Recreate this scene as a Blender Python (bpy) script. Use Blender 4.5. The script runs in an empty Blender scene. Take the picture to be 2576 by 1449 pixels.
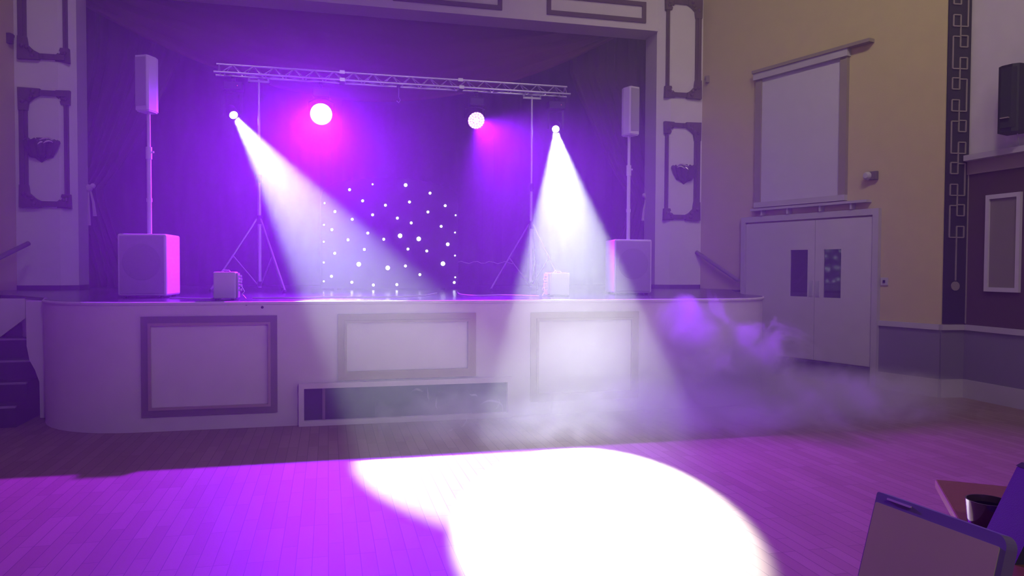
import bpy, bmesh, math, random
import numpy as np
from mathutils import Vector, Matrix, Euler
from math import radians, sin, cos, pi, tan, atan2

sc = bpy.context.scene
COL = sc.collection
random.seed(7)

# ------------------------------------------------------------------ camera
W_PX, H_PX, F_PX = 2576.0, 1449.0, 1877.0
CAM = Vector((0, 0, 1.4))
YAW, PIT, ROL = 0.242, 0.0274, 0.0046
fw = Vector((sin(YAW)*cos(PIT), cos(YAW)*cos(PIT), -sin(PIT)))
r0 = Vector((cos(YAW), -sin(YAW), 0)); u0 = r0.cross(fw)
rt = r0*cos(ROL) + u0*sin(ROL); up = u0*cos(ROL) - r0*sin(ROL)
cd = bpy.data.cameras.new('camera'); cam = bpy.data.objects.new('camera', cd); COL.objects.link(cam)
cd.sensor_fit = 'HORIZONTAL'; cd.sensor_width = 36.0; cd.lens = 36.0*F_PX/W_PX
cd.clip_start = 0.05; cd.clip_end = 100
cam.matrix_world = Matrix(((rt.x, up.x, -fw.x, CAM.x), (rt.y, up.y, -fw.y, CAM.y), (rt.z, up.z, -fw.z, CAM.z), (0, 0, 0, 1)))
sc.camera = cam

# survey helpers: the point where the sight line through (x, y) of the photo meets a real plane of the hall
def ray(x, y): return fw + rt*((x-W_PX/2)/F_PX) - up*((y-H_PX/2)/F_PX)
def onY(x, y, Y): d = ray(x, y); return CAM + d*(Y/d.y)
def onZ(x, y, z): d = ray(x, y); return CAM + d*((z-CAM.z)/d.z)
def onX(x, y, X): d = ray(x, y); return CAM + d*(X/d.x)
def onP(x, y, p, n): d = ray(x, y); return CAM + d*((Vector(p)-CAM).dot(n)/d.dot(n))

# ------------------------------------------------------------------ view, sampling
sc.view_settings.view_transform = 'Standard'; sc.view_settings.look = 'None'
sc.view_settings.exposure = 0.0; sc.view_settings.gamma = 1.0
sc.view_settings.use_curve_mapping = False
cy = sc.cycles
cy.max_bounces = 4; cy.diffuse_bounces = 2; cy.glossy_bounces = 2; cy.transmission_bounces = 4
cy.volume_bounces = 2; cy.transparent_max_bounces = 6
cy.use_denoising = True
try: cy.denoiser = 'OPENIMAGEDENOISE'
except Exception: pass
cy.use_light_tree = False; cy.use_adaptive_sampling = True; cy.adaptive_threshold = 0.09
cy.sample_clamp_indirect = 4.0; cy.sample_clamp_direct = 0.0
cy.caustics_reflective = False; cy.caustics_refractive = False
cy.volume_step_rate = 1.6; cy.volume_max_steps = 64

# ------------------------------------------------------------------ world: the thin stage haze that fills the hall
wd = bpy.data.worlds.new('hall_air'); sc.world = wd; wd.use_nodes = True
nt = wd.node_tree; nt.nodes.clear()
wo = nt.nodes.new('ShaderNodeOutputWorld'); bg = nt.nodes.new('ShaderNodeBackground')
bg.inputs[0].default_value = (0, 0, 0, 1); bg.inputs[1].default_value = 0
vs = nt.nodes.new('ShaderNodeVolumeScatter'); vs.inputs['Color'].default_value = (1, 1, 1, 1)
vs.inputs['Density'].default_value = 0.006; vs.inputs['Anisotropy'].default_value = 0.25
nt.links.new(bg.outputs[0], wo.inputs['Surface']); nt.links.new(vs.outputs[0], wo.inputs['Volume'])

# ------------------------------------------------------------------ lamps
LAMP_Y = 9.3
HEAD_L = onY(588, 290, LAMP_Y); HEAD_R = onY(1398, 325, LAMP_Y)
PAR_L = onY(808, 287, LAMP_Y);  PAR_R = onY(1198, 303, LAMP_Y)
def aim_dir(az, el): az, el = radians(az), radians(el); return Vector((sin(az)*cos(el), -cos(az)*cos(el), -sin(el)))
DIR_HL = aim_dir(25.5, 33.0); DIR_HR = aim_dir(-14.5, 31.5)
DIR_PL = (Vector((-0.5, 4.6, 0)) - PAR_L).normalized()
DIR_PR = (Vector((3.0, 4.4, 0)) - PAR_R).normalized()
def spot(name, p, d, col, watt, full, blend, rad):
    l = bpy.data.lights.new(name, 'SPOT'); l.color = col; l.energy = watt; l.spot_size = radians(full)
    l.spot_blend = blend; l.shadow_soft_size = rad
    o = bpy.data.objects.new(name, l); COL.objects.link(o)
    o.location = p; o.rotation_euler = d.to_track_quat('-Z', 'Y').to_euler(); return o
PURPLE = (0.28, 0.006, 1.0)
spot('moving_head_beam', HEAD_L + DIR_HL*0.05, DIR_HL, (0.84, 1.0, 0.86), 10500, 17.2, 0.45, 0.03)
spot('moving_head_beam', HEAD_R + DIR_HR*0.05, DIR_HR, (0.88, 1.0, 0.82), 15500, 15.6, 0.22, 0.03)
spot('par_can_beam', PAR_L + DIR_PL*0.05, DIR_PL, PURPLE, 4900, 104, 1.0, 0.05)
spot('par_can_beam', PAR_R + DIR_PR*0.05, DIR_PR, PURPLE, 3300, 62, 0.8, 0.05)
# unseen warm fill lamps, added to brighten the walls, pillars and stage front
for p, t, e, sp_ in (((1.5, -2.5, 5.2), (2.2, 6.0, 0.6), 34, 120), ((3.6, 3.2, 7.2), (6.6, 8.2, 3.4), 34, 110), ((4.6, 1.5, 7.2), (6.8, 5.6, 2.6), 15, 110), ((-1.6, 5.0, 7.2), (-3.9, 10.2, 3.4), 9, 80), ((2.6, 5.6, 7.2), (5.6, 10.2, 3.8), 9, 80)):
    l = bpy.data.lights.new('fill_light', 'AREA'); l.shape = 'DISK'; l.size = 0.9; l.energy = e; l.color = (1.0, 0.92, 0.74); l.spread = radians(sp_)
    o = bpy.data.objects.new('fill_light', l); COL.objects.link(o); o.location = p
    o.rotation_euler = (Vector(t)-Vector(p)).to_track_quat('-Z', 'Y').to_euler()

# ================================================================== helpers
def N(nt, t, **kw):
    n = nt.nodes.new(t)
    for k, v in kw.items():
        if k in n.inputs: n.inputs[k].default_value = v
        else: setattr(n, k, v)
    return n
MATS = {}
def mat(name, col, rough=0.6, metal=0.0, var=0.06, scale=6.0, bump=0.0, spec=0.5, emis=None, estr=0.0, coat=0.0):
    if name in MATS: return MATS[name]
    m = bpy.data.materials.new(name); m.use_nodes = True; nt = m.node_tree; b = nt.nodes['Principled BSDF']
    tc = N(nt, 'ShaderNodeTexCoord'); no = N(nt, 'ShaderNodeTexNoise', Scale=scale, Detail=3.0)
    nt.links.new(tc.outputs['Object'], no.inputs['Vector'])
    mx = N(nt, 'ShaderNodeMix', data_type='RGBA')
    mx.inputs['A'].default_value = (*[c*(1-var) for c in col], 1); mx.inputs['B'].default_value = (*[min(1, c*(1+var)) for c in col], 1)
    nt.links.new(no.outputs['Fac'], mx.inputs['Factor']); nt.links.new(mx.outputs['Result'], b.inputs['Base Color'])
    b.inputs['Roughness'].default_value = rough; b.inputs['Metallic'].default_value = metal
    b.inputs['Specular IOR Level'].default_value = spec; b.inputs['Coat Weight'].default_value = coat
    if bump:
        bp = N(nt, 'ShaderNodeBump', Strength=bump, Distance=0.01); n2 = N(nt, 'ShaderNodeTexNoise', Scale=scale*12, Detail=2.0)
        nt.links.new(tc.outputs['Object'], n2.inputs['Vector']); nt.links.new(n2.outputs['Fac'], bp.inputs['Height']); nt.links.new(bp.outputs[0], b.inputs['Normal'])
    if emis: m.cycles.emission_sampling = 'NONE'; b.inputs['Emission Color'].default_value = (*emis, 1); b.inputs['Emission Strength'].default_value = estr
    MATS[name] = m; return m

M_cream = mat('pillar_paint', (0.74, 0.67, 0.66), 0.7, bump=0.08)
M_fascia = mat('fascia_paint', (0.80, 0.74, 0.71), 0.55, bump=0.05)
M_yellow = mat('yellow_wall_paint', (0.56, 0.46, 0.22), 0.8, bump=0.1)
M_lower = mat('grey_dado_paint', (0.20, 0.17, 0.22), 0.7, bump=0.06)
M_rail = mat('rail_paint', (0.50, 0.45, 0.48), 0.5)
M_maroon = mat('maroon_paint', (0.085, 0.04, 0.05), 0.8)
M_brown = mat('gilt_brown', (0.10, 0.055, 0.045), 0.5, bump=0.4, scale=14)
M_gilt = mat('panel_moulding', (0.42, 0.33, 0.24), 0.5, bump=0.1)
M_panelm = mat('panel_moulding_dark', (0.22, 0.17, 0.16), 0.55)
M_tan = mat('tan_frame_paint', (0.30, 0.24, 0.19), 0.6)
M_door = mat('door_paint', (0.60, 0.54, 0.56), 0.28, bump=0.03)
M_blind = mat('blind_fabric', (0.60, 0.54, 0.62), 0.85)
M_black = mat('black_plastic', (0.012, 0.012, 0.014), 0.45)
M_dark = mat('dark_cloth', (0.018, 0.014, 0.022), 0.95, bump=0.2, scale=20)
M_curt = mat('curtain_velvet', (0.055, 0.022, 0.035), 0.95, bump=0.2, scale=20)
M_swag = mat('swag_velvet', (0.11, 0.025, 0.04), 0.9, bump=0.2, scale=20)
M_metal = mat('truss_metal', (0.72, 0.72, 0.75), 0.28, metal=0.9)
M_spk = mat('speaker_white', (0.70, 0.66, 0.68), 0.5, bump=0.05)
M_grille = mat('speaker_grille', (0.44, 0.40, 0.43), 0.6, bump=0.5, scale=60)
M_stage = mat('stage_boards', (0.035, 0.030, 0.036), 0.22, var=0.25, scale=3)
M_skirt = mat('black_skirting', (0.03, 0.02, 0.03), 0.6)
M_ceil = mat('ceiling_paint', (0.45, 0.42, 0.42), 0.9)
M_bronze = mat('bronze_shell', (0.10, 0.07, 0.065), 0.35, metal=0.4, bump=0.3)
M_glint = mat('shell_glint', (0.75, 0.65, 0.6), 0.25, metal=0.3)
M_rope = mat('tieback_rope', (0.55, 0.45, 0.45), 0.8)
M_fret = mat('fret_bars', (0.30, 0.25, 0.22), 0.5)
M_fretb = mat('fret_backing', (0.028, 0.022, 0.032), 0.55)
M_glass = mat('dark_glass', (0.02, 0.02, 0.03), 0.06, spec=0.8)
M_steps = mat('step_carpet', (0.03, 0.022, 0.035), 0.9)
M_nose = mat('step_nosing', (0.33, 0.28, 0.33), 0.5)
M_head_led = mat('head_lens', (1, 1, 1), 0.3, emis=(0.95, 1.0, 0.93), estr=14)
M_par_led = mat('par_lens_lit', (1, 1, 1), 0.3, emis=(1.0, 0.55, 1.0), estr=5)
M_par_hot = mat('par_lens_hot', (1, 1, 1), 0.3, emis=(1.0, 0.62, 1.0), estr=9)
M_star = mat('star_led', (1, 1, 1), 0.3, emis=(0.88, 1.0, 0.90), estr=9)

class MB:
    """collects shapes for one mesh object"""
    def __init__(s): s.bm = bmesh.new()
    def box(s, x0, x1, y0, y1, z0, z1, m=None, bev=0.0):
        vs = [Vector((x, y, z)) for x in (x0, x1) for y in (y0, y1) for z in (z0, z1)]
        if m is not None: vs = [m @ v for v in vs]
        v = [s.bm.verts.new(p) for p in vs]
        fs = [s.bm.faces.new([v[i] for i in f]) for f in ((0, 1, 3, 2), (4, 6, 7, 5), (0, 4, 5, 1), (2, 3, 7, 6), (0, 2, 6, 4), (1, 5, 7, 3))]
        if bev:
            es = list({e for f in fs for e in f.edges})
            bmesh.ops.bevel(s.bm, geom=es, offset=bev, segments=2, affect='EDGES', profile=0.5)
        return s
    def prism(s, pts, z0, z1, axis='z', m=None):
        """pts 2-D outline extruded along an axis: z -> (x,y), y -> (x,z), x -> (y,z)"""
        def P(a, b, c):
            v = Vector((a, b, c)) if axis == 'z' else Vector((a, c, b)) if axis == 'y' else Vector((c, a, b))
            return m @ v if m is not None else v
        A = [s.bm.verts.new(P(a, b, z0)) for a, b in pts]; B = [s.bm.verts.new(P(a, b, z1)) for a, b in pts]
        s.bm.faces.new(A); s.bm.faces.new(B[::-1]); n = len(pts)
        for i in range(n): s.bm.faces.new([A[i], B[i], B[(i+1) % n], A[(i+1) % n]])
        return s
    def tube(s, p, q, r, n=8, r2=None, cap=True):
        p, q = Vector(p), Vector(q); r2 = r if r2 is None else r2
        d = (q-p).normalized(); a = d.orthogonal().normalized(); b = d.cross(a)
        A = [s.bm.verts.new(p+(a*cos(2*pi*i/n)+b*sin(2*pi*i/n))*r) for i in range(n)]
        B = [s.bm.verts.new(q+(a*cos(2*pi*i/n)+b*sin(2*pi*i/n))*r2) for i in range(n)]
        for i in range(n): s.bm.faces.new([A[i], A[(i+1) % n], B[(i+1) % n], B[i]])
        if cap: s.bm.faces.new(A[::-1]); s.bm.faces.new(B)
        return s
    def path(s, pts, r, n=7):
        pts = [Vector(p) for p in pts]; rings = []; a = None
        for i, p in enumerate(pts):
            d = (pts[min(i+1, len(pts)-1)]-pts[max(i-1, 0)]).normalized()
            a = d.orthogonal().normalized() if a is None else (a-d*a.dot(d)).normalized()
            b = d.cross(a); rr = r(i/(len(pts)-1)) if callable(r) else r
            rings.append([s.bm.verts.new(p+(a*cos(2*pi*k/n)+b*sin(2*pi*k/n))*rr) for k in range(n)])
        for A, B in zip(rings, rings[1:]):
            for i in range(n): s.bm.faces.new([A[i], A[(i+1) % n], B[(i+1) % n], B[i]])
        s.bm.faces.new(rings[0][::-1]); s.bm.faces.new(rings[-1]); return s
    def lathe(s, prof, n=24, m=None):
        rings = []
        for r, z in prof:
            ring = []
            for i in range(n):
                v = Vector((r*cos(2*pi*i/n), r*sin(2*pi*i/n), z)); ring.append(s.bm.verts.new(m @ v if m is not None else v))
            rings.append(ring)
        for A, B in zip(rings, rings[1:]):
            for i in range(n): s.bm.faces.new([A[i], A[(i+1) % n], B[(i+1) % n], B[i]])
        if prof[0][0] > 1e-5: s.bm.faces.new(rings[0][::-1])
        if prof[-1][0] > 1e-5: s.bm.faces.new(rings[-1])
        return s
    def ball(s, c, r, seg=10):
        bmesh.ops.create_uvsphere(s.bm, u_segments=seg, v_segments=max(5, seg*2//3), radius=r, matrix=Matrix.Translation(c)); return s
    def build(s, name, material, parent=None, smooth=False, loc=None, rot=None):
        bmesh.ops.remove_doubles(s.bm, verts=s.bm.verts, dist=1e-6)
        bmesh.ops.recalc_face_normals(s.bm, faces=s.bm.faces)
        me = bpy.data.meshes.new(name); s.bm.to_mesh(me); s.bm.free()
        me.materials.append(material)
        if smooth:
            for p in me.polygons: p.use_smooth = True
            try: me.set_sharp_from_angle(angle=radians(40))
            except Exception: pass
        o = bpy.data.objects.new(name, me); COL.objects.link(o)
        if parent: o.parent = parent
        if loc is not None: o.location = loc
        if rot is not None: o.rotation_euler = rot
        return o
def tag(o, label=None, cat=None, group=None, kind=None):
    if label: o['label'] = label
    if cat: o['category'] = cat
    if group: o['group'] = group
    if kind: o['kind'] = kind
    return o
def thing(name, loc=(0, 0, 0), rz=0.0, label=None, cat=None, group=None, kind=None):
    o = bpy.data.objects.new(name, None); o.empty_display_size = 0.1; COL.objects.link(o)
    o.location = loc; o.rotation_euler = (0, 0, rz); return tag(o, label, cat, group, kind)
def copy_tree(o, parent=None):
    c = o.copy(); COL.objects.link(c); c.parent = parent
    if parent: c.matrix_parent_inverse = o.matrix_parent_inverse.copy()
    for ch in list(o.children): copy_tree(ch, c)
    return c
def frame_mb(w, h, t, d, y=0.0):
    """rectangular moulding, outer size w x h, bar width t, depth d, in x-z, centred, front at -d"""
    m = MB(); a, b = w/2, h/2
    m.box(-a, a, y-d, y, b-t, b); m.box(-a, a, y-d, y, -b, -b+t)
    m.box(-a, -a+t, y-d, y, -b+t, b-t); m.box(a-t, a, y-d, y, -b+t, b-t)
    return m

# ================================================================== the room shell
STAGE = 1.10; FY = 6.805; PY = 10.24
K = Vector((5.45, 10.24, 0)); E = Vector((6.50, 6.78, 0)); SX = 6.78; SY = 6.745
dw = (E-K).normalized(); dn = Vector((dw.y, -dw.x, 0))      # door wall direction and its normal into the hall
if dn.x > 0: dn = -dn
DW_RZ = atan2(dw.y, dw.x)
def onD(x, y): return onP(x, y, K, dn)
def dws(x, y): q = onD(x, y); return (q-K).dot(dw), q.z
PX0, PX1 = onY(40, 500, PY).x, onY(190, 500, PY).x          # left pillar
QX0, QX1 = onY(1657, 400, PY).x, K.x                         # right pillar
HEAD = onY(1657, 75, PY).z

# floor
def floor_mat():
    m = bpy.data.materials.new('dance_floor_wood'); m.use_nodes = True; nt = m.node_tree; b = nt.nodes['Principled BSDF']
    tc = N(nt, 'ShaderNodeTexCoord'); mp = N(nt, 'ShaderNodeMapping'); mp.inputs['Rotation'].default_value = (0, 0, radians(90))
    br = N(nt, 'ShaderNodeTexBrick', Scale=1.0); br.offset = 0.37; br.offset_frequency = 3
    br.inputs['Color1'].default_value = (0.30, 0.185, 0.12, 1); br.inputs['Color2'].default_value = (0.36, 0.235, 0.16, 1)
    br.inputs['Mortar'].default_value = (0.17, 0.10, 0.07, 1); br.inputs['Mortar Size'].default_value = 0.0022
    br.inputs['Mortar Smooth'].default_value = 0.3; br.inputs['Brick Width'].default_value = 0.46; br.inputs['Row Height'].default_value = 0.075
    nt.links.new(tc.outputs['Object'], mp.inputs['Vector']); nt.links.new(mp.outputs[0], br.inputs['Vector'])
    no = N(nt, 'ShaderNodeTexNoise', Scale=1.2, Detail=5.0); mp2 = N(nt, 'ShaderNodeMapping'); mp2.inputs['Scale'].default_value = (4, 0.5, 1)
    nt.links.new(tc.outputs['Object'], mp2.inputs['Vector']); nt.links.new(mp2.outputs[0], no.inputs['Vector'])
    mx = N(nt, 'ShaderNodeMix', data_type='RGBA', blend_type='MULTIPLY'); mx.inputs['Factor'].default_value = 0.45
    rp = N(nt, 'ShaderNodeValToRGB'); rp.color_ramp.elements[0].color = (0.45, 0.42, 0.4, 1); rp.color_ramp.elements[1].color = (1, 1, 1, 1)
    nt.links.new(no.outputs['Fac'], rp.inputs[0]); nt.links.new(br.outputs['Color'], mx.inputs['A']); nt.links.new(rp.outputs[0], mx.inputs['B'])
    nt.links.new(mx.outputs['Result'], b.inputs['Base Color']); b.inputs['Roughness'].default_value = 0.6
    bp = N(nt, 'ShaderNodeBump', Strength=0.15, Distance=0.002); nt.links.new(br.outputs['Fac'], bp.inputs['Height']); bp.invert = True
    nt.links.new(bp.outputs[0], b.inputs['Normal']); return m
fl = MB().box(-7.2, SX+0.1, -8, PY+3.2, -0.12, 0).build('floor', floor_mat()); tag(fl, 'wooden strip dance floor lit purple and white', kind='structure')

def wall_seg(name, a, b, z0, z1, m, th=0.15, label=None, parent=None):
    """straight wall from a to b, its face on the a-b line and its thickness away from the hall (to the left of a->b)"""
    a, b = Vector(a), Vector(b); d = (b-a).normalized(); n = Vector((-d.y, d.x))
    P = [a.to_2d(), b.to_2d(), (b.to_2d()+n*th), (a.to_2d()+n*th)]
    o = MB().prism([(p.x, p.y) for p in P], z0, z1).build(name, m, parent)
    if not parent: tag(o, label, kind='structure')
    return o
ZT = 7.4
wf = thing('wall_front', (0, 0, 0), label='front wall with pale pillars and lintel around the stage opening', kind='structure')
# pillars: broad face plus an added narrow facet, turned inward to catch a stripe of light
lx150 = onY(150, 500, PY).x; rx1685 = onY(1686, 500, PY).x
MB().prism([(PX0, PY), (lx150, PY), (PX1, PY+0.10), (PX1, PY+0.5), (PX0, PY+0.5)], STAGE+0.055, ZT).build('pillar', M_cream, wf)
MB().prism([(QX0, PY+0.10), (rx1685, PY), (QX1, PY), (QX1, PY+0.5), (QX0, PY+0.5)], STAGE+0.055, ZT).build('pillar', M_cream, wf)
MB().prism([(PX0, PY-.012), (lx150, PY-.012), (PX1+.01, PY+0.09), (PX1+.01, PY+0.5), (PX0, PY+0.5)], STAGE, STAGE+0.055).build('pillar_base', M_skirt, wf)
MB().prism([(QX0-.01, PY+0.09), (rx1685, PY-.012), (QX1-.02, PY-.012), (QX1-.02, PY+0.5), (QX0-.01, PY+0.5)], STAGE, STAGE+0.055).build('pillar_base', M_skirt, wf)
MB().box(PX1, QX0, PY+0.06, PY+0.5, HEAD, ZT).build('lintel', M_cream, wf)
# left wall (splayed) and its continuation
LK = Vector((PX0, PY, 0)); LE = Vector((PX0-1.05, 6.78, 0)); LSX = PX0-1.35
wall_seg('wall_left', LE, LK, 0, ZT, M_yellow, label='yellow painted wall at the far left beside the pillar')
wl2 = wall_seg('wall_left_side', (LSX, -8, 0), (LSX, 6.78, 0), 0, ZT, M_cream, label='pale side wall on the left of the hall')
wall_seg('wall_left_return', (LSX-.1, 6.78, 0), (LE.x, 6.78, 0), 0, ZT, M_yellow, label='short return of the left wall')
wr = wall_seg('wall_right', K, E, 0, ZT, M_yellow, label='yellow painted splayed wall around the double doors')
wall_seg('wall_right_return', (E.x, E.y, 0), (SX+.02, SY, 0), 0, ZT, M_yellow, label='short return of the right wall behind the fretwork strip', th=0.1)
LEDGE = 2.60
wall_seg('wall_right_side', (SX, SY, 0), (SX, -8, 0), 0, ZT, M_cream, label='pale upper side wall on the right of the hall')
wall_seg('wall_back', (SX, -8, 0), (LSX, -8, 0), 0, ZT, M_cream, label='back wall of the hall')
cl = MB().box(LSX-.2, SX+.2, -8.1, PY+0.5, ZT, ZT+.1).build('ceiling', M_ceil); tag(cl, 'hall ceiling', kind='structure')
# stage house
sh = thing('wall_stage_house', label='dark walls and roof of the stage house behind the opening', kind='structure')
BX0, BX1, BY = PX1-2.2, QX0+2.2, 13.2
MB().box(BX0, BX1, BY, BY+.1, STAGE, ZT).build('rear_wall', M_dark, sh)
MB().box(BX0-.1, BX0, PY+.5, BY+.1, STAGE, ZT).build('side_wall', M_dark, sh)
MB().box(BX1, BX1+.1, PY+.5, BY+.1, STAGE, ZT).build('side_wall', M_dark, sh)
MB().box(BX0-.1, BX1+.1, PY+.45, BY+.1, ZT, ZT+.1).build('roof', M_dark, sh)

# right side wall dressings: skirting, dado, rails, maroon field, ledge
def strip_along(name, a, b, z0, z1, out, m, label, kind='structure'):
    a, b = Vector(a).to_2d(), Vector(b).to_2d(); d = (b-a).normalized(); n = Vector((d.y, -d.x))   # right of a->b = into the hall
    o = MB().prism([(p.x, p.y) for p in (a, b, b+n*out, a+n*out)], z0, z1).build(name, m); return tag(o, label, kind=kind)
s_door_r = dws(2215, 700)[0]
D0 = K + dw*s_door_r
DADO = 0.80; SKT = 0.20
segs = [(D0, E), (Vector((E.x, E.y, 0)), Vector((SX, SY, 0))), (Vector((SX, SY, 0)), Vector((SX, -8, 0)))]
names = ['beside the double doors', 'under the fretwork strip', 'along the right side wall']
tn = [0]
def trim(prefix='trim'):
    tn[0] += 1; return '%s_%d' % (prefix, tn[0])
for (a, b), nm in zip(segs, names):
    strip_along(trim(), a, b, SKT, DADO-.06, 0.012, M_lower, 'grey dado panel '+nm)
    strip_along('baseboard_right', a, b, 0, SKT, 0.03, M_rail, 'pale skirting board '+nm)
    strip_along(trim(), a, b, DADO-.06, DADO, 0.035, M_rail, 'pale dado rail '+nm)
strip_along(trim(), (SX, SY, 0), (SX, -8, 0), DADO, LEDGE-.17, 0.008, M_maroon, 'dark maroon field of the right side wall')
strip_along(trim(), (SX, SY, 0), (SX, -8, 0), LEDGE-.17, LEDGE-.03, 0.03, M_tan, 'brown band under the wall ledge')
o = MB().prism([(SX, SY-.0), (SX-.12, SY-.06), (SX-.12, -8), (SX, -8)], LEDGE-.03, LEDGE+.03).build('trim_ledge', M_rail); tag(o, 'pale projecting ledge on the right side wall', kind='structure')

# fretwork strip
pw = (Vector((SX, SY, 0))-E).length; prz = atan2(SY-E.y, SX-E.x)
ft = thing('fretwork_panel', (E.x, E.y-.004, 0), prz, 'tall dark strip with pale square fretwork between the yellow and side walls', 'wall panel')
MB().box(0.01, pw-.01, -.02, 0, DADO+.01, ZT-.05).build('backing', M_fretb, ft)
MB().box(pw-.018, pw-.006, -.028, -.02, DADO+.01, LEDGE-.1).build('edge_strip', M_fret, ft)
fm = MB(); bw = .006
def hb(x0, x1, z): fm.box(x0*pw, x1*pw, -.032, -.02, z-bw, z+bw)
def vb(x, z0, z1): fm.box(x*pw-bw, x*pw+bw, -.032, -.02, z0, z1)
def sq(x0, x1, z0, z1): hb(x0, x1, z0); hb(x0, x1, z1); vb(x0, z0, z1); vb(x1, z0, z1)
z = 6.2; side = 0; UH = .455
L_, C_, R_ = .20, .50, .80
while z > 1.75:
    a, b2, c = (L_, C_, R_) if side == 0 else (R_, C_, L_)
    x0, x1 = min(a, b2), max(a, b2)
    sq(x0, x1, z-.12, z); sq(x0, x1, z-.355, z-.235)
    hb(min(b2, c), max(b2, c), z-.01); hb(min(b2, c), max(b2, c), z-.355); vb(c, z-.355, z-.01)
    vb(C_, z-UH, z-.355)
    z -= UH; side = 1-side
vb(C_, 1.28, z+.02)
fm.lathe([(0.001, 0), (.05, .0), (.05, .01), (.001, .011)], 14, Matrix.Translation((C_*pw, -.02, 1.22)) @ Matrix.Rotation(radians(90), 4, 'X'))
fm.build('fretwork', M_fret, ft)

# framed panel on the side wall, wall loudspeaker
def on_side(name, x0p, x1p, y0p, y1p, label, cat):
    a = onX(x0p, (y0p+y1p)/2, SX); b = onX(x1p, (y0p+y1p)/2, SX); t = onX(x0p, y0p, SX).z; bt = onX(x0p, y1p, SX).z
    return a.y, b.y, t, bt
ya, yb, zt, zb = on_side('', 2484, 2572, 492, 733, '', '')
cyv, w_, h_ = (ya+yb)/2, abs(ya-yb), zt-zb
pf = thing('framed_panel', (SX-.008, cyv, (zt+zb)/2), -pi/2, 'white framed olive panel hung on the maroon side wall', 'panel')
frame_mb(w_, h_, .045, .03).build('frame', mat('white_frame', (0.62, 0.56, 0.60), 0.5), pf)
MB().box(-w_/2+.04, w_/2-.04, -.012, 0, -h_/2+.04, h_/2-.04).build('panel', mat('olive_panel', (0.24, 0.20, 0.17), 0.8), pf)
pc = onX(2541, 252, SX-.16)
sp = thing('wall_speaker', (SX, pc.y, pc.z), -pi/2+radians(12), 'black loudspeaker hung high on the right side wall', 'loudspeaker')
MB().prism([(-.13, -.03), (.13, -.03), (.10, -.24), (.05, -.27), (-.05, -.27), (-.10, -.24)], -.33, .33).build('cabinet', M_black, sp)
MB().prism([(-.095, -.238), (.095, -.238), (.05, -.285), (-.05, -.285)], -.29, .30).build('grille', mat('black_grille', (.02, .02, .024), .6, bump=.5, scale=60), sp)
MB().box(-.04, .04, -.31, -.283, -.2, -.19).build('badge', M_fret, sp)
MB().box(-.04, .04, -.06, .005, -.1, .1).build('bracket', M_black, sp)
MB().path([(0, -.08, -.33), (0, -.05, -.42), (0, -.02, -.52), (0, -.02, LEDGE+.04-pc.z)], .006).build('cable', M_rail, sp)

# ---- the doors
def dbox(mb, s0, s1, z0, z1, o0, o1): mb.box(s0, s1, o0, o1, z0, z1)
# local frame of the door wall: x along the wall (towards the camera), -y out into the hall
def on_door_wall(name, label, cat=None, kind=None, s=0.0, z=0.0): 
    o = thing(name, K+dw*s+Vector((0, 0, z)), DW_RZ, label, cat, None, kind); return o
sL, zTop = dws(1872, 548); sR = s_door_r; zTop = dws(2215, 524)[1]; zLeafB = dws(2190, 922)[1]; sMid = dws(2055, 700)[0]
dr = on_door_wall('door_1', 'pale double doors with narrow dark glass panes in the yellow wall', kind='structure')
m = MB(); fwid = .075
m.box(sL, sR, -.06, 0, zTop-fwid, zTop); m.box(sL, sL+fwid, -.06, 0, 0, zTop-fwid); m.box(sR-fwid, sR, -.06, 0, 0, zTop-fwid)
m.build('door_frame', M_rail, dr)
MB().box(sL+fwid, sR-fwid, -.10, -.001, 0, zLeafB-.01).build('threshold', M_steps, dr)
for i, (a, b, g0, g1) in enumerate(((sL+fwid+.01, sMid-.004, dws(1993, 690)[0], dws(2037, 690)[0]), (sMid+.004, sR-fwid-.012, dws(2077, 690)[0], dws(2121, 690)[0]))):
    zt = zTop-fwid-.02; gz1 = dws(2098, 627)[1]; gz0 = dws(2098, 749)[1]
    m = MB(); m.box(a, g0, -.045, -.005, zLeafB, zt); m.box(g1, b, -.045, -.005, zLeafB, zt); m.box(g0, g1, -.045, -.005, zLeafB, gz0); m.box(g0, g1, -.045, -.005, gz1, zt)
    lf = m.build('door_leaf', M_door, dr)
    MB().box(g0, g1, -.03, -.02, gz0, gz1).build('door_glass', M_glass, lf)
    hx = sMid - .05 if i == 0 else sMid + .05
    MB().box(hx-.025, hx+.025, -.052, -.045, 1.05, 1.25).build('push_plate', mat('push_plate', (.62, .6, .6), .3, metal=.5), lf)
tag(MB().box(sL+.2, sL+.36, -.05, -.008, 0, 0.001).build('trim_door_stop', M_steps, dr))

# ---- blind-covered window above
b0, bz1 = dws(1922, 200); b1 = dws(2120, 150)[0]; bz0 = dws(2020, 500)[1]; bz1 = dws(2020, 174)[1]
wn = on_door_wall('window_1', 'tall window closed by a pale lilac blind above the doors', kind='structure')
MB().box(b0, b1, -.03, 0, bz0, bz1).build('blind', M_blind, wn)
m = MB(); fo0, fo1 = dws(1906, 300)[0], dws(2135, 300)[0]
m.box(fo0, b0, -.05, 0, bz0, bz1); m.box(b1, fo1, -.05, 0, bz0, bz1); m.build('side_moulding', M_tan, wn)
MB().box(fo0-.02, fo1+.02, -.08, 0, bz1, bz1+.09).build('head_moulding', M_rail, wn)
m = MB(); m.box(fo0, fo1, -.06, 0, bz0-.07, bz0); m.build('sill', M_rail, wn)
pz = dws(2198, 110)[1]; ps1 = dws(2200, 110)[0]
MB().box(fo0-.03, ps1, -.10, 0, bz1+.09, bz1+.13).build('pelmet_rail', M_tan, wn)
shz = dws(2190, 505)[1]; shs = dws(2193, 505)[0]
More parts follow.
